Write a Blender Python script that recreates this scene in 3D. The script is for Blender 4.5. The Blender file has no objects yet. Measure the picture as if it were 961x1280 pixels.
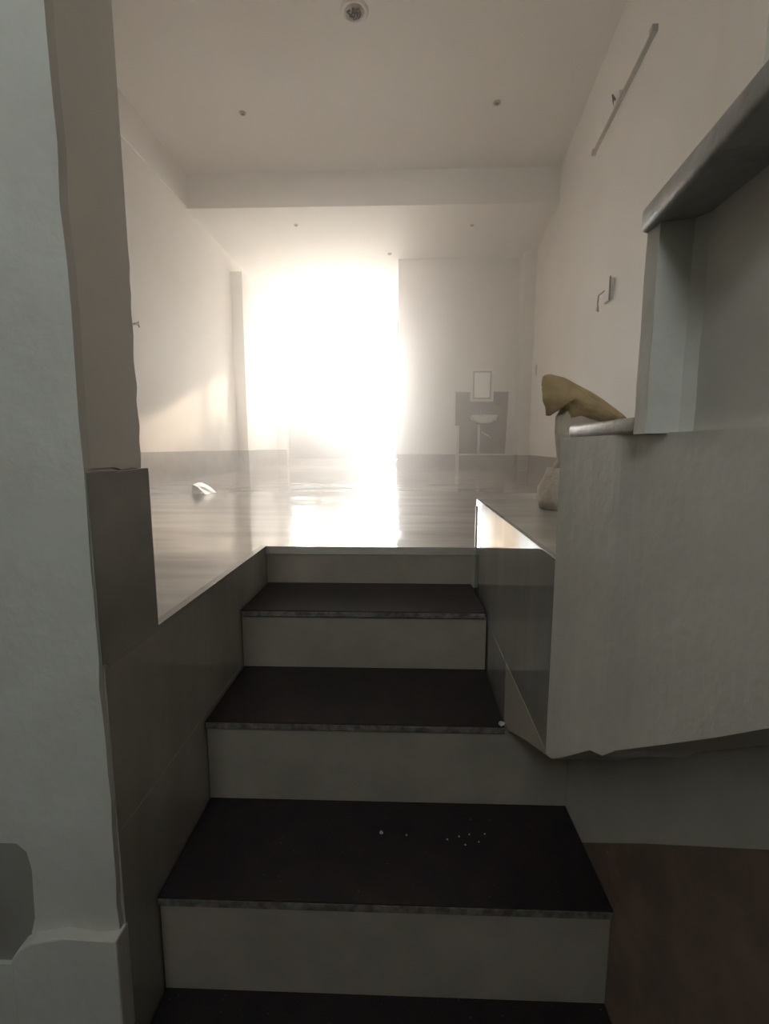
import bpy, bmesh, math, random
from mathutils import Vector, noise

scene = bpy.context.scene
C = scene.collection
random.seed(7)

# ------------------------------------------------------------------ camera
EYE = 0.38
PITCH = math.atan(81 / 600)
YAW = math.atan(19.5 / math.hypot(600, 81))
cam = bpy.data.cameras.new('camera')
cam.sensor_fit = 'VERTICAL'
cam.sensor_height = 24.0
cam.lens = 600 / 1280 * 24.0
cam.clip_start = 0.01
cam.clip_end = 300
cam_o = bpy.data.objects.new('camera', cam)
cam_o.location = (0, 0, EYE)
cam_o.rotation_euler = (math.pi / 2 - PITCH, 0, YAW)
C.objects.link(cam_o)
scene.camera = cam_o

# ------------------------------------------------------------------ sky, sun, exposure
world = bpy.data.worlds.new('world')
scene.world = world
world.use_nodes = True
bg = world.node_tree.nodes['Background']
bg.inputs[0].default_value = (1.0, 0.985, 0.97, 1)
bg.inputs[1].default_value = 12.5

sun = bpy.data.lights.new('sun', 'SUN')
sun.energy = 3.2
sun.angle = math.radians(1.5)
sun.color = (1.0, 0.78, 0.56)
sun_o = bpy.data.objects.new('sun', sun)
sun_o.rotation_euler = Vector((-0.43, -1.0, -0.346)).to_track_quat('-Z', 'Y').to_euler()
sun_o.location = (8, 20, 10)
C.objects.link(sun_o)


def portal(name, loc, rot, sx, sy):
    l = bpy.data.lights.new(name, 'AREA')
    l.shape = 'RECTANGLE'
    l.size, l.size_y = sx, sy
    l.cycles.is_portal = True
    o = bpy.data.objects.new(name, l)
    o.location, o.rotation_euler = loc, rot
    C.objects.link(o)


# sampling portals in the two modelled openings (they give off no light themselves)
portal('portal_front', (-1.22, 10.80, 1.62), (-math.pi / 2, 0, 0), 2.40, 2.70)
portal('portal_stair', (-0.60, -2.06, 2.20), (math.pi / 2, 0, 0), 0.70, 0.80)

vs = scene.view_settings
vs.view_transform = 'Standard'
vs.look = 'None'
vs.gamma = 1.0
vs.use_curve_mapping = False
vs.exposure = 0.9
scene.cycles.max_bounces = 10
scene.cycles.diffuse_bounces = 6
scene.cycles.volume_bounces = 3
scene.cycles.use_denoising = True


# ------------------------------------------------------------------ materials
def mat(name, col, rough=0.6, col2=None, scale=6.0, bump=0.0, bscale=60.0, stretch=(1, 1, 1),
        metal=0.0, detail=6.0, spread=(0.35, 0.65), spec=0.5, speck=None, rough2=None):
    m = bpy.data.materials.new(name)
    m.use_nodes = True
    nt = m.node_tree
    b = nt.nodes['Principled BSDF']
    b.inputs['Base Color'].default_value = (*col, 1)
    b.inputs['Roughness'].default_value = rough
    b.inputs['Metallic'].default_value = metal
    b.inputs['Specular IOR Level'].default_value = spec
    tc = nt.nodes.new('ShaderNodeTexCoord')
    mp = nt.nodes.new('ShaderNodeMapping')
    mp.inputs['Scale'].default_value = stretch
    nt.links.new(tc.outputs['Object'], mp.inputs[0])
    if col2 is not None:
        n = nt.nodes.new('ShaderNodeTexNoise')
        n.inputs['Scale'].default_value = scale
        n.inputs['Detail'].default_value = detail
        n.inputs['Roughness'].default_value = 0.6
        nt.links.new(mp.outputs[0], n.inputs['Vector'])
        r = nt.nodes.new('ShaderNodeMapRange')
        r.inputs[1].default_value, r.inputs[2].default_value = spread
        nt.links.new(n.outputs['Fac'], r.inputs[0])
        mx = nt.nodes.new('ShaderNodeMix')
        mx.data_type = 'RGBA'
        mx.inputs[6].default_value = (*col, 1)
        mx.inputs[7].default_value = (*col2, 1)
        nt.links.new(r.outputs[0], mx.inputs[0])
        out = mx.outputs[2]
        if speck is not None:
            v = nt.nodes.new('ShaderNodeTexNoise')
            v.inputs['Scale'].default_value = speck[1]
            v.inputs['Detail'].default_value = 2
            nt.links.new(tc.outputs['Object'], v.inputs['Vector'])
            rr = nt.nodes.new('ShaderNodeMapRange')
            rr.inputs[1].default_value, rr.inputs[2].default_value = speck[2]
            nt.links.new(v.outputs['Fac'], rr.inputs[0])
            m2 = nt.nodes.new('ShaderNodeMix')
            m2.data_type = 'RGBA'
            nt.links.new(rr.outputs[0], m2.inputs[0])
            nt.links.new(out, m2.inputs[6])
            m2.inputs[7].default_value = (*speck[0], 1)
            out = m2.outputs[2]
        nt.links.new(out, b.inputs['Base Color'])
        if rough2 is not None:
            r2 = nt.nodes.new('ShaderNodeMapRange')
            r2.inputs[3].default_value, r2.inputs[4].default_value = rough, rough2
            nt.links.new(r.outputs[0], r2.inputs[0])
            nt.links.new(r2.outputs[0], b.inputs['Roughness'])
    if bump > 0:
        nb = nt.nodes.new('ShaderNodeTexNoise')
        nb.inputs['Scale'].default_value = bscale
        nb.inputs['Detail'].default_value = 4
        nt.links.new(tc.outputs['Object'], nb.inputs['Vector'])
        bp = nt.nodes.new('ShaderNodeBump')
        bp.inputs['Strength'].default_value = bump
        bp.inputs['Distance'].default_value = 0.01
        nt.links.new(nb.outputs['Fac'], bp.inputs['Height'])
        nt.links.new(bp.outputs[0], b.inputs['Normal'])
    return m


M = {}
M['paint'] = mat('white_wall_paint', (0.80, 0.765, 0.725), 0.62, (0.76, 0.725, 0.685), 1.6, bump=0.12, bscale=14)
M['plaster'] = mat('rough_white_plaster', (0.70, 0.69, 0.66), 0.65, (0.62, 0.60, 0.57), 4.0, bump=0.35, bscale=22)
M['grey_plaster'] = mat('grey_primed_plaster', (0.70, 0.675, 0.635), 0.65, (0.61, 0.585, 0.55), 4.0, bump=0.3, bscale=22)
M['ceiling'] = mat('ceiling_paint', (0.80, 0.765, 0.725), 0.7, (0.77, 0.735, 0.695), 1.2)
M['marble'] = mat('grey_streaked_marble', (0.58, 0.545, 0.51), 0.05, (0.34, 0.32, 0.30), 1.4,
                  stretch=(0.6, 3.2, 1), spread=(0.38, 0.66), rough2=0.21, detail=8)
M['skirt'] = mat('grey_skirting_tile', (0.36, 0.34, 0.32), 0.2, (0.28, 0.265, 0.25), 5)
M['tile'] = mat('grey_stair_tile', (0.42, 0.39, 0.36), 0.14, (0.32, 0.30, 0.28), 5, stretch=(1, 1, 0.3),
                bump=0.02, bscale=9)
M['gloss'] = mat('polished_grey_tile', (0.34, 0.325, 0.305), 0.02, (0.25, 0.24, 0.225), 5, stretch=(1, 1, 0.3), rough2=0.03)
M['riser'] = mat('grey_beige_riser_tile', (0.38, 0.33, 0.285), 0.45, (0.31, 0.27, 0.235), 7, stretch=(1, 1, 1))
M['granite'] = mat('black_granite', (0.022, 0.019, 0.024), 0.42, (0.034, 0.024, 0.025), 14,
                   speck=((0.20, 0.15, 0.14), 170, (0.70, 0.80)), spec=0.25)
M['nose'] = mat('rough_granite_edge', (0.07, 0.065, 0.06), 0.6, (0.24, 0.22, 0.20), 40, bump=0.4, bscale=120)
M['slab'] = mat('grey_stone_tread', (0.46, 0.44, 0.42), 0.42, (0.31, 0.295, 0.28), 16, bump=0.15, bscale=70)
M['brown'] = mat('brown_granite_dado', (0.32, 0.215, 0.175), 0.55, (0.21, 0.15, 0.125), 9,
                 speck=((0.26, 0.19, 0.15), 190, (0.66, 0.78)))
M['cement'] = mat('bare_cement_render', (0.44, 0.41, 0.36), 0.8, (0.36, 0.335, 0.295), 6, bump=0.2, bscale=40)
M['under'] = mat('pale_rough_render', (0.66, 0.61, 0.54), 0.8, (0.58, 0.54, 0.48), 5, bump=0.2, bscale=40)
M['grout'] = mat('pale_grout', (0.40, 0.36, 0.30), 0.8)
M['darktile'] = mat('dark_grey_tile', (0.085, 0.085, 0.085), 0.2, (0.06, 0.06, 0.062), 8)
M['white'] = mat('white_plastic', (0.80, 0.79, 0.77), 0.35)
M['ceramic'] = mat('white_ceramic', (0.82, 0.82, 0.80), 0.12)
M['chrome'] = mat('chrome', (0.75, 0.75, 0.75), 0.12, metal=1.0)
M['mirror'] = mat('mirror_silver', (0.88, 0.88, 0.87), 0.02, metal=1.0)
M['doorpanel'] = mat('pale_grey_door_panel', (0.46, 0.45, 0.46), 0.45)
M['frame'] = mat('brown_window_frame', (0.14, 0.115, 0.10), 0.45)
M['dark'] = mat('dark_hollow', (0.05, 0.05, 0.05), 0.8)
M['wire'] = mat('dark_wire', (0.06, 0.055, 0.05), 0.6)
M['batten'] = mat('dusty_light_batten', (0.42, 0.39, 0.36), 0.5)
M['sack_khaki'] = mat('khaki_sackcloth', (0.62, 0.46, 0.25), 0.75, (0.44, 0.33, 0.19), 14, bump=0.7, bscale=45)
M['sack_beige'] = mat('dusty_beige_paper', (0.62, 0.53, 0.45), 0.75, (0.50, 0.43, 0.36), 12, bump=0.6, bscale=40)
M['ochre'] = mat('ochre_render', (0.62, 0.42, 0.22), 0.85, (0.56, 0.38, 0.20), 2)
M['ground'] = mat('pale_concrete_yard', (0.50, 0.47, 0.43), 0.9, (0.42, 0.40, 0.37), 1)
M['foil'] = mat('silver_foil', (0.92, 0.92, 0.92), 0.15, metal=1.0)

gm = bpy.data.materials.new('clear_glass')
gm.use_nodes = True
nt = gm.node_tree
nt.nodes.remove(nt.nodes['Principled BSDF'])
tr = nt.nodes.new('ShaderNodeBsdfTransparent')
tr.inputs[0].default_value = (0.96, 0.97, 0.96, 1)
gl = nt.nodes.new('ShaderNodeBsdfGlossy')
gl.inputs['Roughness'].default_value = 0.01
ms = nt.nodes.new('ShaderNodeMixShader')
ms.inputs[0].default_value = 0.06
nt.links.new(tr.outputs[0], ms.inputs[1])
nt.links.new(gl.outputs[0], ms.inputs[2])
nt.links.new(ms.outputs[0], nt.nodes['Material Output'].inputs[0])
M['glass'] = gm
gg = gm.copy()
gg.name = 'green_tinted_glass'
for n in gg.node_tree.nodes:
    if n.type == 'BSDF_TRANSPARENT':
        n.inputs[0].default_value = (0.90, 0.96, 0.95, 1)
M['greenglass'] = gg


# ------------------------------------------------------------------ mesh helpers
def obj(name, bm, m, parent=None, smooth=False):
    me = bpy.data.meshes.new(name)
    bmesh.ops.recalc_face_normals(bm, faces=bm.faces)
    bm.to_mesh(me)
    bm.free()
    for p in me.polygons:
        p.use_smooth = smooth
    me.materials.append(M[m] if isinstance(m, str) else m)
    o = bpy.data.objects.new(name, me)
    C.objects.link(o)
    if parent is not None:
        o.parent = parent
        o.location = -Vector(parent.location) if parent.parent is None else (0, 0, 0)
    return o


def box(bm, x0, x1, y0, y1, z0, z1, shear=0.0):
    """axis box; shear slides x with y (for what is built along the skewed right wall)"""
    vs_ = []
    for z in (z0, z1):
        for x, y in ((x0, y0), (x1, y0), (x1, y1), (x0, y1)):
            vs_.append(bm.verts.new((x + shear * y, y, z)))
    a = vs_
    for f in ((0, 1, 2, 3), (4, 5, 6, 7), (0, 1, 5, 4), (1, 2, 6, 5), (2, 3, 7, 6), (3, 0, 4, 7)):
        bm.faces.new([a[i] for i in f])
    return bm


def B(x0, x1, y0, y1, z0, z1, bev=0.0, shear=0.0):
    bm = bmesh.new()
    box(bm, x0, x1, y0, y1, z0, z1, shear)
    if bev > 0:
        bmesh.ops.bevel(bm, geom=bm.edges[:], offset=bev, segments=2, affect='EDGES', profile=0.5)
    return bm


def prism(pts, axis, a, b, bev=0.0):
    """polygon in the two other axes, pushed along axis from a to b"""
    bm = bmesh.new()

    def mk(p, t):
        if axis == 'x':
            return (t, p[0], p[1])
        if axis == 'y':
            return (p[0], t, p[1])
        return (p[0], p[1], t)
    lo = [bm.verts.new(mk(p, a)) for p in pts]
    hi = [bm.verts.new(mk(p, b)) for p in pts]
    bm.faces.new(lo)
    bm.faces.new(hi[::-1])
    n = len(pts)
    for i in range(n):
        bm.faces.new((lo[i], lo[(i + 1) % n], hi[(i + 1) % n], hi[i]))
    if bev > 0:
        bmesh.ops.bevel(bm, geom=bm.edges[:], offset=bev, segments=2, affect='EDGES', profile=0.5)
    return bm


def ragged(p0, p1, n, amp, seed, freq=9.0):
    """points from p0 to p1 with an uneven hand-made edge"""
    out = []
    d = Vector((p1[0] - p0[0], p1[1] - p0[1]))
    L = d.length
    nn = Vector((-d.y, d.x)) / L
    for i in range(n + 1):
        t = i / n
        e = 0.0 if i in (0, n) else amp * noise.noise(Vector((t * L * freq * 4, seed, 0.3))) * 1.6
        out.append((p0[0] + d.x * t + nn.x * e, p0[1] + d.y * t + nn.y * e))
    return out


def tube(bm, pts, r, seg=8):
    pts = [Vector(p) for p in pts]
    rings = []
    for i, p in enumerate(pts):
        t = (pts[min(i + 1, len(pts) - 1)] - pts[max(i - 1, 0)]).normalized()
        u = t.cross(Vector((0, 0, 1)))
        if u.length < 1e-3:
            u = t.cross(Vector((0, 1, 0)))
        u.normalize()
        v = t.cross(u)
        rr = r[i] if isinstance(r, (list, tuple)) else r
        rings.append([bm.verts.new(p + u * rr * math.cos(2 * math.pi * k / seg) + v * rr * math.sin(2 * math.pi * k / seg))
                      for k in range(seg)])
    for a, b in zip(rings, rings[1:]):
        for k in range(seg):
            bm.faces.new((a[k], a[(k + 1) % seg], b[(k + 1) % seg], b[k]))
    bm.faces.new(rings[0])
    bm.faces.new(rings[-1][::-1])
    return bm


def lathe(bm, prof, c, seg=32, caps=False):
    rings = []
    for r, z in prof:
        rings.append([bm.verts.new((c[0] + r * math.cos(2 * math.pi * k / seg), c[1] + r * math.sin(2 * math.pi * k / seg), c[2] + z))
                      for k in range(seg)])
    for a, b in zip(rings, rings[1:]):
        for k in range(seg):
            bm.faces.new((a[k], a[(k + 1) % seg], b[(k + 1) % seg], b[k]))
    if caps:
        bm.faces.new(rings[0])
        bm.faces.new(rings[-1][::-1])
    return bm


def struct(o, label=None):
    o['kind'] = 'structure'
    if label:
        o['label'] = label
    return o


def thing(name, label, cat, loc=(0, 0, 0), group=None):
    o = bpy.data.objects.new(name, None)
    o.location = loc
    o.empty_display_size = 0.1
    C.objects.link(o)
    o['label'] = label
    o['category'] = cat
    if group:
        o['group'] = group
    return o


def tag(o, label, cat, group=None):
    o['label'] = label
    o['category'] = cat
    if group:
        o['group'] = group
    return o


def rw(y):          # the right wall runs slightly skewed
    return 1.25 + 0.1 * y


# ------------------------------------------------------------------ dimensions read off the photograph
XL = -0.519         # left side of the stairwell
XR = 0.283          # right side of the stairwell (side of the upper flight)
XC = 0.450          # wall under the upper flight
Y1 = 1.820          # top edge of the stair
WL = -2.61          # left room wall
CEIL = 3.63
CEIL2 = 3.27
YF = 10.5           # front wall with the openings
YP = 7.9            # partition with the wash basin

# ------------------------------------------------------------------ room shell
# floor: a slab with the stairwell cut out
fl = bmesh.new()
box(fl, WL - 0.2, 2.35, Y1, YF + 0.25, -0.16, 0.0)
o = struct(obj('floor', fl, 'marble'), 'polished grey streaked marble floor of the upper room')
fl = bmesh.new()
box(fl, WL - 0.2, XL - 0.012, 0.80, Y1, -0.16, 0.0)
obj('floor_strip', fl, 'marble', o)
fl = bmesh.new()
box(fl, XL - 0.012, XR + 0.02, Y1 - 0.012, Y1, -0.03, 0.0)
obj('floor_edge', fl, 'marble', o)

struct(obj('ceiling', B(WL - 0.2, 2.4, -2.3, 6.16, CEIL, CEIL + 0.15), 'ceiling'), 'plain painted ceiling over the stair and room')
c2 = struct(obj('ceiling', B(WL - 0.2, 2.4, 6.16, YF + 0.25, CEIL2, CEIL + 0.15), 'ceiling'), 'lower painted ceiling towards the open front')
struct(obj('trim_1', B(WL, 2.0, 6.158, 6.42, CEIL2 - 0.035, CEIL2 + 0.1), 'ceiling'), 'shallow ceiling beam crossing the room')
struct(obj('trim_2', B(WL, WL + 0.02, 0.93, 6.16, CEIL2 - 0.02, CEIL - 0.0), 'paint'), 'shallow beam along the top of the left wall')

struct(obj('wall_left', B(WL - 0.2, WL, 0.93, YF + 0.25, 0, CEIL), 'paint'), 'long white left wall of the room')
b_ = struct(obj('baseboard_left', B(WL, WL + 0.012, 0.96, 10.3, 0, 0.33), 'skirt'), 'grey tile skirting along the left wall')
# pilaster on the left wall
p1 = struct(obj('wall_left_pilaster', B(WL, WL + 0.175, 7.70, 8.10, 0, 3.05, 0.006), 'paint'), 'narrow pilaster on the left wall')
obj('skirting', B(WL, WL + 0.187, 7.688, 8.112, 0, 0.33), 'skirt', p1)
# right wall, skewed
rwall = bmesh.new()
box(rwall, 1.25, 1.45, -2.3, YF + 0.25, -1.2, CEIL, 0.1)
struct(obj('wall_right', rwall, 'paint'), 'long white right wall above the stair')
bb = bmesh.new()
box(bb, 1.238, 1.25, 1.9, YP, 0, 0.26, 0.1)
struct(obj('baseboard_right', bb, 'skirt'), 'grey tile skirting along the right wall')
bb = bmesh.new()
box(bb, 1.15, 1.25, 2.05, 2.42, 0, CEIL, 0.1)
struct(obj('wall_right_pilaster', bb, 'paint'), 'shallow pilaster on the right wall beside the stair')
# pilaster at the far end of right wall
pr = struct(obj('wall_right_corner', B(1.84, 2.08, 7.62, 7.92, 0, CEIL2, 0.006), 'paint'), 'pilaster where right wall meets partition')
obj('skirting', B(1.828, 2.06, 7.608, 7.9, 0, 0.26), 'skirt', pr)

# front wall: jamb, lintel, added sunshade
struct(obj('wall_front', B(WL, -2.405, 10.22, YF + 0.25, 0, CEIL2), 'paint'), 'white jamb left of the open shop front')
struct(obj('wall_front', B(-2.405, -0.04, YF, YF + 0.25, 2.98, CEIL2), 'paint'), 'lintel over the open shop front')
struct(obj('wall_front', B(-2.8, 2.4, YF + 0.25, YF + 0.98, 2.93, 3.05), 'plaster'), 'unseen sunshade slab added outside to trim the sun patch')  # unseen slab, its depth chosen to trim the top of the sun patch
sk = struct(obj('baseboard_front', B(WL, -2.405, 10.208, 10.22, 0, 0.33), 'skirt'), 'grey skirting of the front jamb')
# partition block with the wash corner
struct(obj('wall_partition', B(-0.04, 2.35, YP, YF + 0.25, 0, CEIL2, 0.004), 'paint'), 'white partition wall carrying the wash basin')
struct(obj('baseboard_partition', B(-0.052, 0.90, YP - 0.012, YP, 0, 0.264), 'skirt'), 'grey skirting along the partition wall')
struct(obj('baseboard_partition', B(0.955, 1.83, YP - 0.012, YP, 0, 0.25), 'skirt'), 'grey skirting under the wash basin')

# stair hall behind and beside the camera
struct(obj('wall_left_hall', B(-1.75, -1.55, -2.3, 0.774, -1.2, CEIL), 'cement'), 'side wall of the stair hall')
bw = bmesh.new()
box(bw, -1.75, -0.95, -2.3, -2.1, -1.2, CEIL)
box(bw, -0.25, 1.3, -2.3, -2.1, -1.2, CEIL)
box(bw, -0.95, -0.25, -2.3, -2.1, -1.2, 1.80)
box(bw, -0.95, -0.25, -2.3, -2.1, 2.60, CEIL)
struct(obj('wall_back', bw, 'cement'), 'back wall of the stair hall with a small added window')
w3 = struct(obj('window_added', B(-0.95, -0.93, -2.26, -2.2, 1.80, 2.60), 'frame'), 'unseen small tinted window added to light the stair hall')  # unseen window, sized and placed for cool fill on the stair
obj('window_frame', B(-0.27, -0.25, -2.26, -2.2, 1.80, 2.60), 'frame', w3)
obj('pane', B(-0.93, -0.27, -2.235, -2.229, 1.80, 2.60), 'greenglass', w3)
struct(obj('floor_landing', B(-1.75, 1.3, -2.3, 0.60, -1.2, -0.925), 'granite'), 'lower landing below the stair')

# solid fill under the room and the base under the whole stair hall
fd = struct(obj('floor_foundation', B(WL - 0.2, 2.55, Y1 + 0.05, YF + 0.25, -1.2, -0.165), 'cement'), 'solid fill under the room floor')
obj('fill', B(WL - 0.2, XL - 0.41, 0.966, Y1 + 0.05, -1.2, -0.165), 'cement', fd)
obj('base', B(WL - 0.2, 2.55, -2.3, YF + 0.25, -1.35, -1.2), 'cement', fd)

# ------------------------------------------------------------------ openings in the front
w1 = struct(obj('window_1', B(-2.405, -0.86, 10.36, 10.75, 0.0, 0.13), 'doorpanel'), 'wide bright window above a dark low wall')
obj('low_wall', B(-2.395, -0.87, 10.40, 10.62, 0.13, 1.165, 0.004), 'darktile', w1)
obj('window_frame', B(-2.405, -2.365, 10.44, 10.50, 1.165, 2.95), 'frame', w1)
obj('mullion', B(-1.835, -1.805, 10.45, 10.50, 1.165, 2.95), 'frame', w1)
obj('window_frame', B(-0.90, -0.86, 10.44, 10.50, 1.165, 2.95), 'frame', w1)
obj('window_frame', B(-2.405, -0.86, 10.44, 10.50, 2.945, 2.98), 'frame', w1)
obj('pane', B(-2.365, -1.835, 10.467, 10.473, 1.165, 2.945), 'glass', w1)
obj('pane', B(-1.805, -0.90, 10.467, 10.473, 1.165, 2.945), 'glass', w1)
d1 = struct(obj('door_1', B(-0.86, -0.04, 10.36, 10.75, 0.0, 0.10), 'doorpanel'), 'bright doorway with a pale low gate panel')
obj('door_panel', B(-0.855, -0.05, 10.42, 10.46, 0.13, 0.62, 0.004), 'doorpanel', d1)
obj('threshold', B(-0.86, -0.045, 10.33, 10.36, 0.085, 0.115), 'white', d1)
obj('door_frame', B(-0.075, -0.04, 10.44, 10.50, 0.10, 2.98), 'frame', d1)

# ------------------------------------------------------------------ outside
struct(obj('ground', B(-40, 40, YF + 0.25, 80, -0.45, -0.30), 'ground'), 'pale concrete yard outside')
nb = thing('gate_pier', 'tall ochre rendered gate pier in the yard seen through the wide window', 'gate pier', (-2.41, 16.3, -0.3))
obj('shaft', B(-2.90, -1.93, 16.0, 16.6, -0.3, 4.6, 0.01), 'ochre', nb)
obj('plinth', B(-2.96, -1.87, 15.94, 16.66, -0.3, 0.15, 0.01), 'plaster', nb)
obj('cap', B(-2.98, -1.85, 15.92, 16.68, 4.6, 4.75, 0.02), 'plaster', nb)
rb = thing('sun_block_building', 'unseen low pale building added to cut off the low sun', 'building', (6.0, 20, -0.3))  # unseen, added to cut the lower edge of the sun patch indoors
obj('wall', B(1.2, 11, 20, 26, -0.3, 5.0), 'plaster', rb)
obj('roof', B(1.1, 11.1, 19.9, 26.1, 5.0, 5.2), 'plaster', rb)
for xx in (2.4, 5.2, 8.0):
    wf = obj('window', B(xx, xx + 1.3, 19.95, 20.0, 1.2, 2.8), 'frame', rb)
    obj('pane', B(xx + 0.08, xx + 1.22, 19.935, 19.95, 1.28, 2.72), 'darktile', wf)

# ------------------------------------------------------------------ pillar beside the stair
YA, YB = 0.774, 0.966
pil = struct(obj('wall_left_pillar', B(WL - 0.2, XL - 0.008, YA + 0.012, YB - 0.006, -1.2, CEIL), 'plaster'),
             'grey white plastered pillar wall beside the stair')
# front coat of plaster, its right edge a little uneven; it leaves the recess at the lower left open
edge = ragged((XL + 0.0, CEIL), (XL + 0.0, 0.34), 40, 0.003, 1.0, 3.0) + ragged((XL + 0.0, 0.335), (XL - 0.004, -0.52), 16, 0.004, 4.0, 3.0)
ft = edge + [(XL - 0.006, -0.535), (-0.695, -0.535), (-0.685, -0.50), (-0.681, -0.40), (-0.687, -0.362), (-0.705, -0.345),
             (-1.6, -0.345), (-1.6, CEIL)]
obj('plaster_coat', prism(ft, 'y', YA, YA + 0.02), 'plaster', pil)
ft2 = [(XL + 0.001, -0.52), (-0.56, -0.526), (-0.62, -0.517), (-0.68, -0.53), (-0.705, -0.545), (-0.722, -0.57), (-0.728, -1.2), (XL - 0.002, -1.2)]
obj('plaster_base', prism(ft2, 'y', YA - 0.022, YA + 0.02, 0.004), 'plaster', pil)
obj('recess_tile', B(-1.4, -0.66, YA + 0.004, YA + 0.016, -0.62, -0.33), 'skirt', pil)
obj('low_coat', B(-1.4, -0.72, YA - 0.004, YA + 0.016, -1.2, -0.60), 'plaster', pil)
# side coat
sd = [(YA + 0.001, 0.345)] + ragged((YA + 0.02, 0.345), (YB - 0.012, 0.337), 10, 0.004, 8.0) + \
    ragged((YB - 0.010, 0.345), (YB - 0.004, 0.75), 16, 0.0045, 2.0) + [(YB - 0.004, CEIL), (YA + 0.001, CEIL)]
obj('side_coat', prism(sd, 'x', XL - 0.012, XL - 0.003), 'paint', pil)
obj('skirting', B(XL - 0.01, XL + 0.001, YA + 0.004, YB + 0.010, 0.0, 0.338, 0.001), 'skirt', pil)

# ------------------------------------------------------------------ left side of the stairwell: tiles
wl = struct(obj('wall_left_stair', B(XL - 0.4, XL - 0.008, YB, Y1 + 0.1, -1.2, -0.16), 'cement'), 'grey tiled left side of the stairwell')
obj('backing', B(XL - 0.05, XL - 0.008, YB, Y1 + 0.02, -0.165, -0.012), 'cement', wl)
obj('tile', B(XL - 0.008, XL, YA + 0.012, Y1 + 0.02, -0.329, -0.004, 0.0012), 'tile', wl)
obj('tile', B(XL - 0.008, XL, YA + 0.012, Y1 + 0.02, -0.95, -0.333, 0.0012), 'tile', wl)
obj('grout_line', B(XL - 0.008, XL - 0.0004, YA + 0.012, 1.80, -0.3335, -0.3285), 'grout', wl)
obj('edge_strip', B(XL - 0.02, XL + 0.002, YA + 0.02, Y1, -0.010, 0.001), 'skirt', wl)

# ------------------------------------------------------------------ lower stair flight
st = thing('staircase', 'dark stair flight with black granite treads and grey risers between tiled sides', 'staircase', (0, Y1, -0.93))
nose = [(1.491, -0.145), (1.177, -0.343), (0.893, -0.575), (0.600, -0.815)]
tops = [0.0] + [n[1] for n in nose]
TH = 0.02
for i, (yn, zt) in enumerate(nose):
    xr = XR - 0.006 if i < 2 else XC - 0.002
    yb = [Y1 - 0.008, 1.501, 1.187, 0.903][i] + 0.010
    t = obj('tread', B(XL + 0.003, xr, yn, yb, zt - TH, zt, 0.002), 'granite', st)
    obj('nosing', B(XL + 0.004, xr - 0.001, yn - 0.0015, yn + 0.004, zt - TH - 0.0008, zt - 0.004, 0.001), 'nose', t)
    # riser under this step's upper neighbour (the face rising from this tread)
    top = tops[i] - (TH if i else 0.012)
    yr = [Y1 - 0.008, 1.501, 1.187, 0.903][i]
    xw = XR - 0.002 if i < 2 else XC - 0.002
    obj('riser', B(XL + 0.002, xw, yr, yr + 0.012, zt, top, 0.001), 'riser', st)
obj('riser', B(XL + 0.002, XC - 0.002, 0.610, 0.622, -0.93, -0.815 - TH, 0.001), 'riser', st)
# body of the flight below the treads
body = [(0.623, -1.2), (0.623, -0.837), (0.916, -0.837), (0.916, -0.597), (1.1995, -0.597), (1.1995, -1.2)]
obj('flight_body', prism(body, 'x', XL + 0.001, XC - 0.003), 'cement', st)
body = [(1.1995, -1.2), (1.1995, -0.365), (1.514, -0.365), (1.514, -0.167), (Y1 + 0.05, -0.167), (Y1 + 0.05, -1.2)]
obj('flight_body', prism(body, 'x', XL + 0.001, XR - 0.006), 'cement', st)

# ------------------------------------------------------------------ upper flight along the right wall
uf = thing('staircase', 'white plastered upper stair flight with grey stone treads along the right wall', 'staircase', (0.7, 0.8, 0.0))
# platform: the first broad step (top), tiled side
obj('platform_top', B(XR - 0.018 * 1.4 + 0.0115, rw(0.8) - 0.03, 0.80, Y1, 0.160, 0.185, 0.001, 0.018), 'marble', uf)
obj('platform_body', B(XR + 0.012, rw(1.0) - 0.04, 0.83, Y1 - 0.012, -0.17, 0.160), 'cement', uf)
obj('platform_riser', B(XR + 0.004, rw(1.3) - 0.03, Y1 - 0.014, Y1 - 0.002, 0.0, 0.16), 'tile', uf)
SH = 0.018
X0 = XR - SH * 1.4
obj('side_tile', B(X0, X0 + 0.012, 0.826, Y1, -0.178, 0.186, 0.001, SH), 'gloss', uf)
obj('side_tile', B(X0, X0 + 0.012, 1.200, Y1 + 0.01, -0.95, -0.182, 0.001, SH), 'gloss', uf)
tri = [(1.197, -0.1825), (1.197, -0.337), (1.15, -0.337), (1.10, -0.312), (0.98, -0.255), (0.826, -0.188), (0.826, -0.1825)]
obj('side_plaster', prism(tri, 'x', XR - 0.004, XR + 0.014), 'cement', uf)
obj('grout_line', B(X0 - 0.0008, X0 + 0.012, 0.826, 1.20, -0.1825, -0.1775, 0.0, SH), 'grout', uf)
obj('grout_line', B(X0 - 0.0008, X0 + 0.012, 1.1965, 1.2005, -0.337, -0.182, 0.0, SH), 'grout', uf)

# plastered side of the rising steps
z1, z2, z3 = 0.395, 0.612, 0.83
soff = [(0.826, -0.180), (0.80, -0.172), (0.74, -0.125), (0.66, -0.060), (0.625, -0.045), (0.60, -0.020), (0.50, 0.055), (0.42, 0.115),
        (0.35, 0.170), (0.20, 0.28), (-0.10, 0.52), (-0.60, 0.92)]


def zsoff(y):
    for (ya_, za_), (yb_, zb_) in zip(soff, soff[1:]):
        if yb_ <= y <= ya_:
            return za_ + (zb_ - za_) * (y - ya_) / (yb_ - ya_)
    return soff[-1][1]


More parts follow.
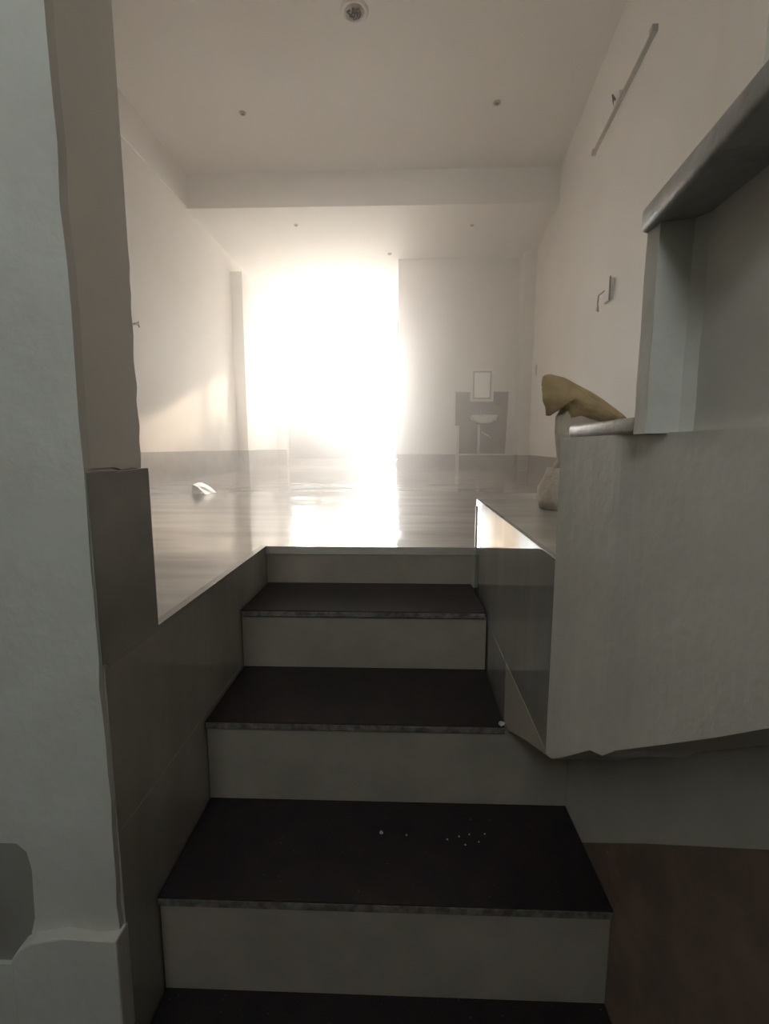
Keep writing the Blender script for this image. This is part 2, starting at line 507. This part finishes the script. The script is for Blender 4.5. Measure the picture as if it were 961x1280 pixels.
def side_strip(ys, zlo, zhi, fx, back):
    """a plastered side whose face wanders a little in plan"""
    bm = bmesh.new()
    NZ = 8
    fr_, bk_ = [], []
    for y in ys:
        lo, hi = zlo(y), zhi
        fr_.append([bm.verts.new((fx(y) + 0.0010 * noise.noise(Vector((y * 9, j * 0.9, 1.7))), y, lo + (hi - lo) * j / NZ)) for j in range(NZ + 1)])
        bk_.append([bm.verts.new((back, y, lo + (hi - lo) * j / NZ)) for j in range(NZ + 1)])
    for i in range(len(ys) - 1):
        for j in range(NZ):
            bm.faces.new((fr_[i][j], fr_[i + 1][j], fr_[i + 1][j + 1], fr_[i][j + 1]))
            bm.faces.new((bk_[i][j], bk_[i][j + 1], bk_[i + 1][j + 1], bk_[i + 1][j]))
        for j in (0, NZ):
            bm.faces.new((fr_[i][j], bk_[i][j], bk_[i + 1][j], fr_[i + 1][j]))
    for i in (0, len(ys) - 1):
        for j in range(NZ):
            bm.faces.new((fr_[i][j], fr_[i][j + 1], bk_[i][j + 1], bk_[i][j]))
    return bm


def lerp_tab(tab):
    def f(y):
        if y >= tab[0][0]:
            return tab[0][1]
        for (a_, va), (b_, vb_) in zip(tab, tab[1:]):
            if b_ <= y <= a_:
                return va + (vb_ - va) * (y - a_) / (b_ - a_)
        return tab[-1][1]
    return f


ys_low = [0.826, 0.80, 0.77, 0.74, 0.70, 0.66, 0.64, 0.625, 0.60, 0.57, 0.53, 0.50, 0.46, 0.42, 0.38, 0.35, 0.30, 0.20, 0.05, -0.10, -0.35, -0.60]
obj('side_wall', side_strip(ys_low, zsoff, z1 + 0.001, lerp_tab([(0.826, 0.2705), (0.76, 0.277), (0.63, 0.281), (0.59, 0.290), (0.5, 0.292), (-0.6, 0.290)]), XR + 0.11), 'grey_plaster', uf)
fx_up = lerp_tab([(0.575, 0.269), (0.545, 0.270), (0.535, 0.300), (0.522, 0.308), (0.40, 0.303), (0.33, 0.300), (-0.6, 0.290)])
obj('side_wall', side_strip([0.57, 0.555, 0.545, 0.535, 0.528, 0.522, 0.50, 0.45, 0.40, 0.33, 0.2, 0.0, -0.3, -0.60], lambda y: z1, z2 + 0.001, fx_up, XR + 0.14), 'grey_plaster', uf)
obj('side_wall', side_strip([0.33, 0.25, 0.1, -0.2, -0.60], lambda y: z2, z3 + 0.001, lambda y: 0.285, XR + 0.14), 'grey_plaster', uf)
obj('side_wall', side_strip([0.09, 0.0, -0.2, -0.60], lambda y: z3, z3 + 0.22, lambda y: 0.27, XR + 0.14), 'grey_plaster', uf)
# waist of the flight behind the side (keeps the soffit closed)
waist = [(0.826, -0.170), (0.60, -0.010), (0.35, 0.180), (-0.10, 0.53), (-0.60, 0.93), (-0.60, 1.40), (0.09, z3), (0.33, z2), (0.57, z1), (0.80, 0.18)]
obj('waist_slab', prism(waist, 'x', XR + 0.11, rw(-0.6) - 0.01), 'cement', uf)


def slab(name, pts, za, zb):
    bm = prism(pts, 'z', za, zb)
    bmesh.ops.bevel(bm, geom=bm.edges[:], offset=0.006, segments=3, affect='EDGES', profile=0.5)
    return obj(name, bm, 'slab', uf, True)


slab('tread', [(0.278, 0.815), (0.278, 0.555), (rw(0.6) - 0.02, 0.555), (rw(0.8) - 0.02, 0.815)], z1, z1 + 0.021)
slab('tread', [(0.263, 0.575), (0.238, 0.320), (rw(0.3) - 0.02, 0.320), (rw(0.5) - 0.02, 0.575)], z2, z2 + 0.026)
slab('tread', [(0.240, 0.335), (0.225, 0.08), (rw(0.1) - 0.02, 0.08), (rw(0.3) - 0.02, 0.335)], z3, z3 + 0.026)
slab('tread', [(0.225, 0.095), (0.20, -0.16), (rw(-.1) - 0.02, -0.16), (rw(0.1) - 0.02, 0.095)], z3 + 0.22, z3 + 0.246)
# mortar left at the foot of the second riser
mb = bmesh.new()
bmesh.ops.create_icosphere(mb, subdivisions=3, radius=1.0)
for v in mb.verts:
    n = noise.noise(v.co * 2.2) * 0.25
    v.co = Vector((v.co.x * 0.030 * (1 + n), v.co.y * 0.035 * (1 + n), v.co.z * 0.014 * (1 + n)))
    v.co += Vector((XR + 0.024, 0.822, 0.186))
obj('mortar_lump', mb, 'plaster', uf, True)

# ------------------------------------------------------------------ wall under the upper flight
wu = struct(obj('wall_right_lower', prism([(-0.6, -1.2), (1.199, -1.2), (1.199, -0.17), (0.826, -0.165), (0.60, -0.005), (0.35, 0.185), (-0.10, 0.535), (-0.60, 0.935)], 'x', XC, XC + 0.12), 'under'), 'bare rendered wall under the upper flight')
dd = [(1.10, -0.605), (0.80, -0.335), (0.538, -0.105), (0.30, 0.03), (0.10, 0.04), (-0.55, 0.04), (-0.55, -1.2), (0.55, -1.2), (1.10, -1.0)]
obj('dado', prism(dd, 'x', XC - 0.0015, XC + 0.01), 'brown', wu)

# ------------------------------------------------------------------ wash corner
bs = prism([(0.885, 1.255), (1.722, 1.255), (1.695, 0.264), (0.955, 0.264), (0.955, 0.724), (0.885, 0.724)], 'y', YP - 0.014, YP - 0.002, 0.001)
tag(obj('tile_backsplash', bs, 'darktile'), 'dark grey tile panel on the white partition behind the wash basin', 'tile panel')
tag(obj('pipe_casing', B(0.912, 0.950, YP - 0.05, YP - 0.001, 0.0, 0.724, 0.004), 'white'),
    'white upright pipe casing left of the wash basin', 'pipe casing')
tag(obj('edge_trim', B(0.955, 1.70, YP - 0.022, YP - 0.0145, 0.256, 0.274, 0.002), 'white'),
    'thin white edge strip between dark tile panel and skirting', 'trim strip')

mr = thing('wall_mirror', 'small white framed mirror above the wash basin', 'mirror', (1.30, YP - 0.015, 1.10))
fr = bmesh.new()
box(fr, 1.113, 1.150, YP - 0.040, YP - 0.015, 1.10, 1.61)
box(fr, 1.444, 1.481, YP - 0.040, YP - 0.015, 1.10, 1.61)
box(fr, 1.150, 1.444, YP - 0.040, YP - 0.015, 1.10, 1.137)
box(fr, 1.150, 1.444, YP - 0.040, YP - 0.015, 1.573, 1.61)
obj('frame', fr, 'white', mr)
obj('inner_bead', B(1.150, 1.444, YP - 0.030, YP - 0.016, 1.137, 1.573), 'batten', mr)
obj('mirror_glass', B(1.175, 1.420, YP - 0.034, YP - 0.020, 1.160, 1.550), 'mirror', mr)

wb = thing('wash_basin', 'white wall hung wash basin on the dark tile panel', 'wash basin', (1.315, YP - 0.015, 0.75))
bm = bmesh.new()
prof_b = [(0.0, 0.0), (0.07, 0.0), (0.13, 0.02), (0.19, 0.07), (0.213, 0.125), (0.205, 0.128), (0.18, 0.09), (0.12, 0.045), (0.0, 0.03)]
seg = 28
rings = []
for r, z in prof_b:
    ring = []
    for k in range(seg):
        a = 2 * math.pi * k / seg
        ring.append(bm.verts.new((1.317 + max(r, 0.002) * math.cos(a), YP - 0.215 + max(r, 0.002) * 0.93 * math.sin(a), 0.750 + z)))
    rings.append(ring)
for a, b in zip(rings, rings[1:]):
    for k in range(seg):
        bm.faces.new((a[k], a[(k + 1) % seg], b[(k + 1) % seg], b[k]))
obj('bowl', bm, 'ceramic', wb, True)
obj('back_ledge', B(1.11, 1.525, YP - 0.12, YP - 0.0145, 0.80, 0.876, 0.008), 'ceramic', wb)
tp = bmesh.new()
tube(tp, [(1.283, YP - 0.06, 0.87), (1.283, YP - 0.06, 0.96), (1.283, YP - 0.08, 0.985), (1.283, YP - 0.14, 0.985), (1.283, YP - 0.15, 0.965)], 0.013)
obj('tap', tp, 'chrome', wb, True)
tag(obj('waste_pipe', tube(bmesh.new(), [(1.255, YP - 0.06, 0.75), (1.257, YP - 0.06, 0.5), (1.26, YP - 0.06, 0.275)], 0.022), 'white', None, True),
    'white upright waste pipe under the wash basin', 'pipe')
tag(obj('supply_hose', tube(bmesh.new(), [(1.30, YP - 0.04, 0.63), (1.38, YP - 0.04, 0.58), (1.46, YP - 0.035, 0.535)], 0.012), 'white', None, True),
    'short slanting grey hose beside the waste pipe', 'hose')
tag(obj('tile_hook', B(1.52, 1.58, YP - 0.04, YP - 0.0145, 1.04, 1.06, 0.004), 'chrome'), 'small metal bracket on the dark tile panel', 'bracket')

# ------------------------------------------------------------------ ceiling fittings


def fitting(name, label, cat, x, y, z, r, wires, group=None):
    t = thing(name, label, cat, (x, y, z), group)
    bm = bmesh.new()
    lathe(bm, [(r, 0.0), (r, -0.010), (r * 0.90, -0.016), (r * 0.72, -0.012), (r * 0.70, -0.001)], (x, y, z), 32)
    obj('rim', bm, 'paint', t, True)
    bm = bmesh.new()
    lathe(bm, [(r * 0.71, -0.003), (r * 0.3, -0.001), (0.002, -0.001)], (x, y, z), 24, True)
    obj('back_plate', bm, 'batten', t)
    for k in range(wires):
        a = 2 * math.pi * k / max(wires, 1) + 0.4
        rr = r * random.uniform(0.35, 0.62)
        bm = bmesh.new()
        tube(bm, [(x + 0.1 * r * math.cos(a), y + 0.1 * r * math.sin(a), z - 0.004),
                  (x + rr * 0.6 * math.cos(a + 0.3), y + rr * 0.6 * math.sin(a + 0.3), z - 0.025),
                  (x + rr * math.cos(a + 0.9), y + rr * math.sin(a + 0.9), z - 0.018),
                  (x + rr * 0.9 * math.cos(a + 1.5), y + rr * 0.9 * math.sin(a + 1.5), z - 0.030)], 0.0065, 6)
        obj('wire', bm, 'wire', t, True)
    return t


fitting('ceiling_light_box', 'large round ceiling box with loose dark wires nearest the stair', 'ceiling fitting', -0.356, 4.066, CEIL, 0.105, 6)


def stub(x, y, z, label, r, group):
    t = thing('ceiling_hook_point', label, 'ceiling fitting', (x, y, z), group)
    obj('rim', lathe(bmesh.new(), [(r, 0), (r, -0.008), (r * 0.6, -0.014), (r * 0.5, -0.004)], (x, y, z), 20), 'batten', t, True)
    obj('stub', lathe(bmesh.new(), [(r * 0.55, -0.001), (r * 0.5, -0.014), (r * 0.2, -0.02)], (x, y, z), 12, True), 'wire', t, True)


stub(-1.559, 5.141, CEIL, 'small dark fixture stub in the high ceiling on the sunlit wall side', 0.032, None)
stub(0.906, 5.077, CEIL, 'small dark fixture stub in the high ceiling on the light batten side', 0.038, None)
stub(-0.169, 7.685, CEIL2, 'small fixture stub in the lower ceiling before the bright doorway', 0.034, None)
stub(0.931, 6.775, CEIL2, 'small fixture stub in the lower ceiling before the wash basin', 0.028, None)
stub(-1.376, 6.70, CEIL2, 'small fixture stub in the lower ceiling before the wide window', 0.028, None)

# ------------------------------------------------------------------ fittings on the walls
tl = thing('tube_light', 'long unlit light batten high on the right wall', 'light', (rw(4.05), 4.05, 2.95))
bt = bmesh.new()
ya, yb = 3.44, 4.68
for (y0, y1, zz0, zz1) in ((ya, yb, 2.950, 2.972),):
    box(bt, 1.25 - 0.028, 1.2495, y0, y1, zz0, zz1, 0.1)
bo = obj('batten', bt, 'batten', tl)
bt = bmesh.new()
box(bt, 1.25 - 0.036, 1.25 - 0.0005, ya - 0.03, ya + 0.02, 2.945, 2.985, 0.1)
obj('end_cap', bt, 'batten', tl)
bt = bmesh.new()
box(bt, 1.25 - 0.036, 1.25 - 0.0005, yb - 0.02, yb + 0.03, 2.945, 2.978, 0.1)
obj('end_cap', bt, 'batten', tl)
bt = bmesh.new()
box(bt, 1.25 - 0.03, 1.25 - 0.0005, 4.02, 4.15, 2.975, 3.02, 0.1)
obj('bracket', bt, 'plaster', tl)
obj('wire', tube(bmesh.new(), [(rw(4.10) - 0.03, 4.10, 3.00), (rw(4.12) - 0.05, 4.12, 3.05), (rw(4.16) - 0.03, 4.16, 3.03), (rw(4.18) - 0.01, 4.18, 2.99)], 0.006), 'wire', tl, True)

sb = thing('socket_box', 'open socket box with a dangling wire on the right wall', 'socket', (rw(4.05), 4.05, 1.52))
bm = bmesh.new()
box(bm, 1.25 - 0.028, 1.2495, 3.97, 4.12, 1.525, 1.68, 0.1)
obj('box', bm, 'paint', sb)
bm = bmesh.new()
box(bm, 1.25 - 0.032, 1.25 - 0.028, 3.955, 3.985, 1.515, 1.690, 0.1)
obj('lid_edge', bm, 'wire', sb)
obj('wire', tube(bmesh.new(), [(rw(4.1) - 0.03, 4.10, 1.62), (rw(4.14) - 0.06, 4.15, 1.60), (rw(4.2) - 0.05, 4.2, 1.55), (rw(4.25) - 0.03, 4.25, 1.50)], 0.006), 'batten', sb, True)
obj('connector', B(rw(4.26) - 0.045, rw(4.26) - 0.02, 4.25, 4.275, 1.508, 1.535, 0.003), 'ceramic', sb)

ws = bmesh.new()
box(ws, 1.25 - 0.012, 1.2495, 7.20, 7.29, 1.42, 1.56, 0.1)
tag(obj('switch_plate', ws, 'batten'), 'small switch plate on the right wall by the partition', 'switch')

hk = thing('wall_nail', 'small nail with a twist of wire on the left wall', 'nail', (WL, 4.82, 1.57))
obj('nail', tube(bmesh.new(), [(WL - 0.01, 4.82, 1.575), (WL + 0.05, 4.82, 1.58)], 0.012, 8), 'batten', hk, True)
obj('wire', tube(bmesh.new(), [(WL + 0.035, 4.82, 1.58), (WL + 0.045, 4.84, 1.55), (WL + 0.03, 4.86, 1.56), (WL + 0.04, 4.83, 1.60)], 0.006, 6), 'wire', hk, True)

# ------------------------------------------------------------------ sack standing on the platform
sk_ = thing('cement_sack', 'half empty khaki sack with drooping top standing on the stair platform', 'sack', (0.53, 1.56, 0.185))


def loft(rings_def, seg, seed, amp):
    bm = bmesh.new()
    rings = []
    for (cx_, cy_, cz_, rx, ry, sq) in rings_def:
        ring = []
        for k in range(seg):
            a = 2 * math.pi * k / seg
            ca, sa = math.cos(a), math.sin(a)
            e = 2.0 / sq
            x = rx * math.copysign(abs(ca) ** e, ca)
            y = ry * math.copysign(abs(sa) ** e, sa)
            n = 1 + amp * noise.noise(Vector((ca * 2.3, sa * 2.3, cz_ * 16 + seed)))
            ring.append(bm.verts.new((cx_ + x * n, cy_ + y * n, cz_)))
        rings.append(ring)
    for a, b in zip(rings, rings[1:]):
        for k in range(seg):
            bm.faces.new((a[k], a[(k + 1) % seg], b[(k + 1) % seg], b[k]))
    bm.faces.new(rings[0])
    bm.faces.new(rings[-1][::-1])
    return bm


obj('sack_body', loft([(0.57, 1.56, 0.186, 0.108, 0.075, 4), (0.57, 1.56, 0.215, 0.115, 0.080, 4), (0.57, 1.56, 0.25, 0.115, 0.078, 4),
                       (0.575, 1.56, 0.285, 0.105, 0.068, 3), (0.58, 1.56, 0.315, 0.095, 0.055, 2.6)], 30, 1.0, 0.16), 'sack_beige', sk_, True)
obj('sack_neck', loft([(0.578, 1.56, 0.300, 0.098, 0.055, 2.6), (0.58, 1.56, 0.34, 0.082, 0.048, 2.4), (0.58, 1.565, 0.39, 0.085, 0.045, 2.2), (0.58, 1.57, 0.43, 0.088, 0.045, 2.2),
                       (0.582, 1.57, 0.475, 0.080, 0.050, 2.2), (0.58, 1.57, 0.52, 0.060, 0.045, 2.2)], 30, 5.0, 0.20), 'sack_beige', sk_, True)
# drooping top: a thick folded sheet in the photograph's outline, with folds in depth
out = [(0.446, 0.599), (0.452, 0.604), (0.466, 0.606), (0.508, 0.594), (0.552, 0.573), (0.596, 0.550), (0.635, 0.527), (0.673, 0.501), (0.70, 0.482), (0.72, 0.465),
       (0.70, 0.452), (0.63, 0.448), (0.57, 0.452), (0.532, 0.462), (0.522, 0.485), (0.510, 0.508), (0.492, 0.515), (0.478, 0.505), (0.472, 0.478), (0.463, 0.480), (0.458, 0.505),
       (0.447, 0.525), (0.448, 0.550), (0.443, 0.575)]
bm = bmesh.new()
cen = Vector((0.53, 0, 0.53))
NL = 7
front, back = [], []
for side, store in ((-1, front), (1, back)):
    for j in range(NL + 1):
        s = j / NL
        row = []
        for (px, pz) in out:
            x = cen.x + (px - cen.x) * s
            z = cen.z + (pz - cen.z) * s
            bulge = 0.045 * (1 - s ** 2) ** 0.5
            fold = 0.026 * math.sin(38 * (x * 0.55 + z * 0.95)) * (1 - s ** 4)
            dent = 0.022 * noise.noise(Vector((x * 17, z * 17, side * 3))) + 0.010 * abs(noise.noise(Vector((x * 40, z * 40, side * 5))))
            row.append((x, 1.56 + side * (bulge + 0.006) + fold + dent, z))
        store.append(row)
vf = [[bm.verts.new(p) for p in row] for row in front[1:]]
vb = [[bm.verts.new(p) for p in row] for row in back[1:]]
cf, cb = bm.verts.new(front[0][0]), bm.verts.new(back[0][0])
n = len(out)
for grid, c in ((vf, cf), (vb, cb)):
    for k in range(n):
        bm.faces.new((c, grid[0][k], grid[0][(k + 1) % n]))
    for a, b in zip(grid, grid[1:]):
        for k in range(n):
            bm.faces.new((a[k], a[(k + 1) % n], b[(k + 1) % n], b[k]))
for k in range(n):
    bm.faces.new((vf[-1][k], vf[-1][(k + 1) % n], vb[-1][(k + 1) % n], vb[-1][k]))
obj('sack_top', bm, 'sack_khaki', sk_, True)

# ------------------------------------------------------------------ small litter
bm = bmesh.new()
strips = [[(-1.668, 3.78, 0.004), (-1.655, 3.78, 0.150), (-1.620, 3.785, 0.115), (-1.555, 3.79, 0.004)],
          [(-1.664, 3.85, 0.004), (-1.648, 3.86, 0.165), (-1.600, 3.86, 0.110), (-1.545, 3.87, 0.004)],
          [(-1.660, 3.93, 0.004), (-1.642, 3.94, 0.155), (-1.590, 3.94, 0.105), (-1.530, 3.95, 0.004)]]
vv = [[bm.verts.new((p[0], p[1], 0.004 + (p[2] - 0.004) * 0.55)) for p in r] for r in strips]
for r0, r1 in zip(vv, vv[1:]):
    for k in range(3):
        bm.faces.new((r0[k], r0[k + 1], r1[k + 1], r1[k]))
ext = bmesh.ops.extrude_face_region(bm, geom=bm.faces[:])
for v in [e for e in ext['geom'] if isinstance(e, bmesh.types.BMVert)]:
    v.co.z -= 0.004
tag(obj('shiny_scrap', bm, 'foil'), 'crumpled shiny silver wrapper lying on the marble floor', 'scrap')  # bent foil sheet making a small bright spot on the floor


def chip(x, y, z, s, label, m='plaster', group=None):
    bm = bmesh.new()
    bmesh.ops.create_icosphere(bm, subdivisions=2, radius=s)
    for v in bm.verts:
        q = 1 + 0.5 * noise.noise(v.co * (1.6 / s) + Vector((x * 31, y * 17, 0)))
        v.co = Vector((v.co.x * q + x, v.co.y * q + y, max(v.co.z * q * 0.6, -s * 0.35) + z + s * 0.35))
    tag(obj('plaster_crumb', bm, m), label, 'debris', group)


chip(-0.043, 1.08, -0.575, 0.0045, 'largest white plaster crumb among the specks on the third black tread')
for cx_, cy_ in ((0.150, 1.075), (0.176, 1.082), (0.196, 1.060), (0.162, 1.050), (0.020, 1.075), (0.215, 1.085), (0.120, 1.065)):
    chip(cx_, cy_, -0.575, 0.0022, 'tiny white plaster speck on the third black tread down', 'plaster', 'specks on the third tread')
chip(-0.005, 0.70, -0.815, 0.004, 'white plaster crumb on the lowest black tread')
chip(0.270, 1.186, -0.343, 0.008, 'lump of plaster at the tiled end of the second black tread')

# ------------------------------------------------------------------ added haze in the room, standing in for lens bloom
hz = bmesh.new()
bm_ = prism([(WL + 0.2, 2.0), (1.30, 2.0), (1.72, 7.6), (-0.08, 7.6), (-0.08, 10.15), (WL + 0.2, 10.15)], 'z', 0.001, 3.2)
hz.free()
hz = bm_
hm = bpy.data.materials.new('bloom_haze')
hm.use_nodes = True
nt = hm.node_tree
nt.nodes.remove(nt.nodes['Principled BSDF'])
vsn = nt.nodes.new('ShaderNodeVolumeScatter')
vsn.inputs['Color'].default_value = (1.0, 0.97, 0.94, 1)
vsn.inputs['Density'].default_value = 0.11
vsn.inputs['Anisotropy'].default_value = 0.82
nt.links.new(vsn.outputs[0], nt.nodes['Material Output'].inputs['Volume'])
ho = obj('haze', hz, hm)
ho['kind'] = 'stuff'
ho['label'] = 'thin haze added in the room air for lens bloom'
ho['category'] = 'haze'
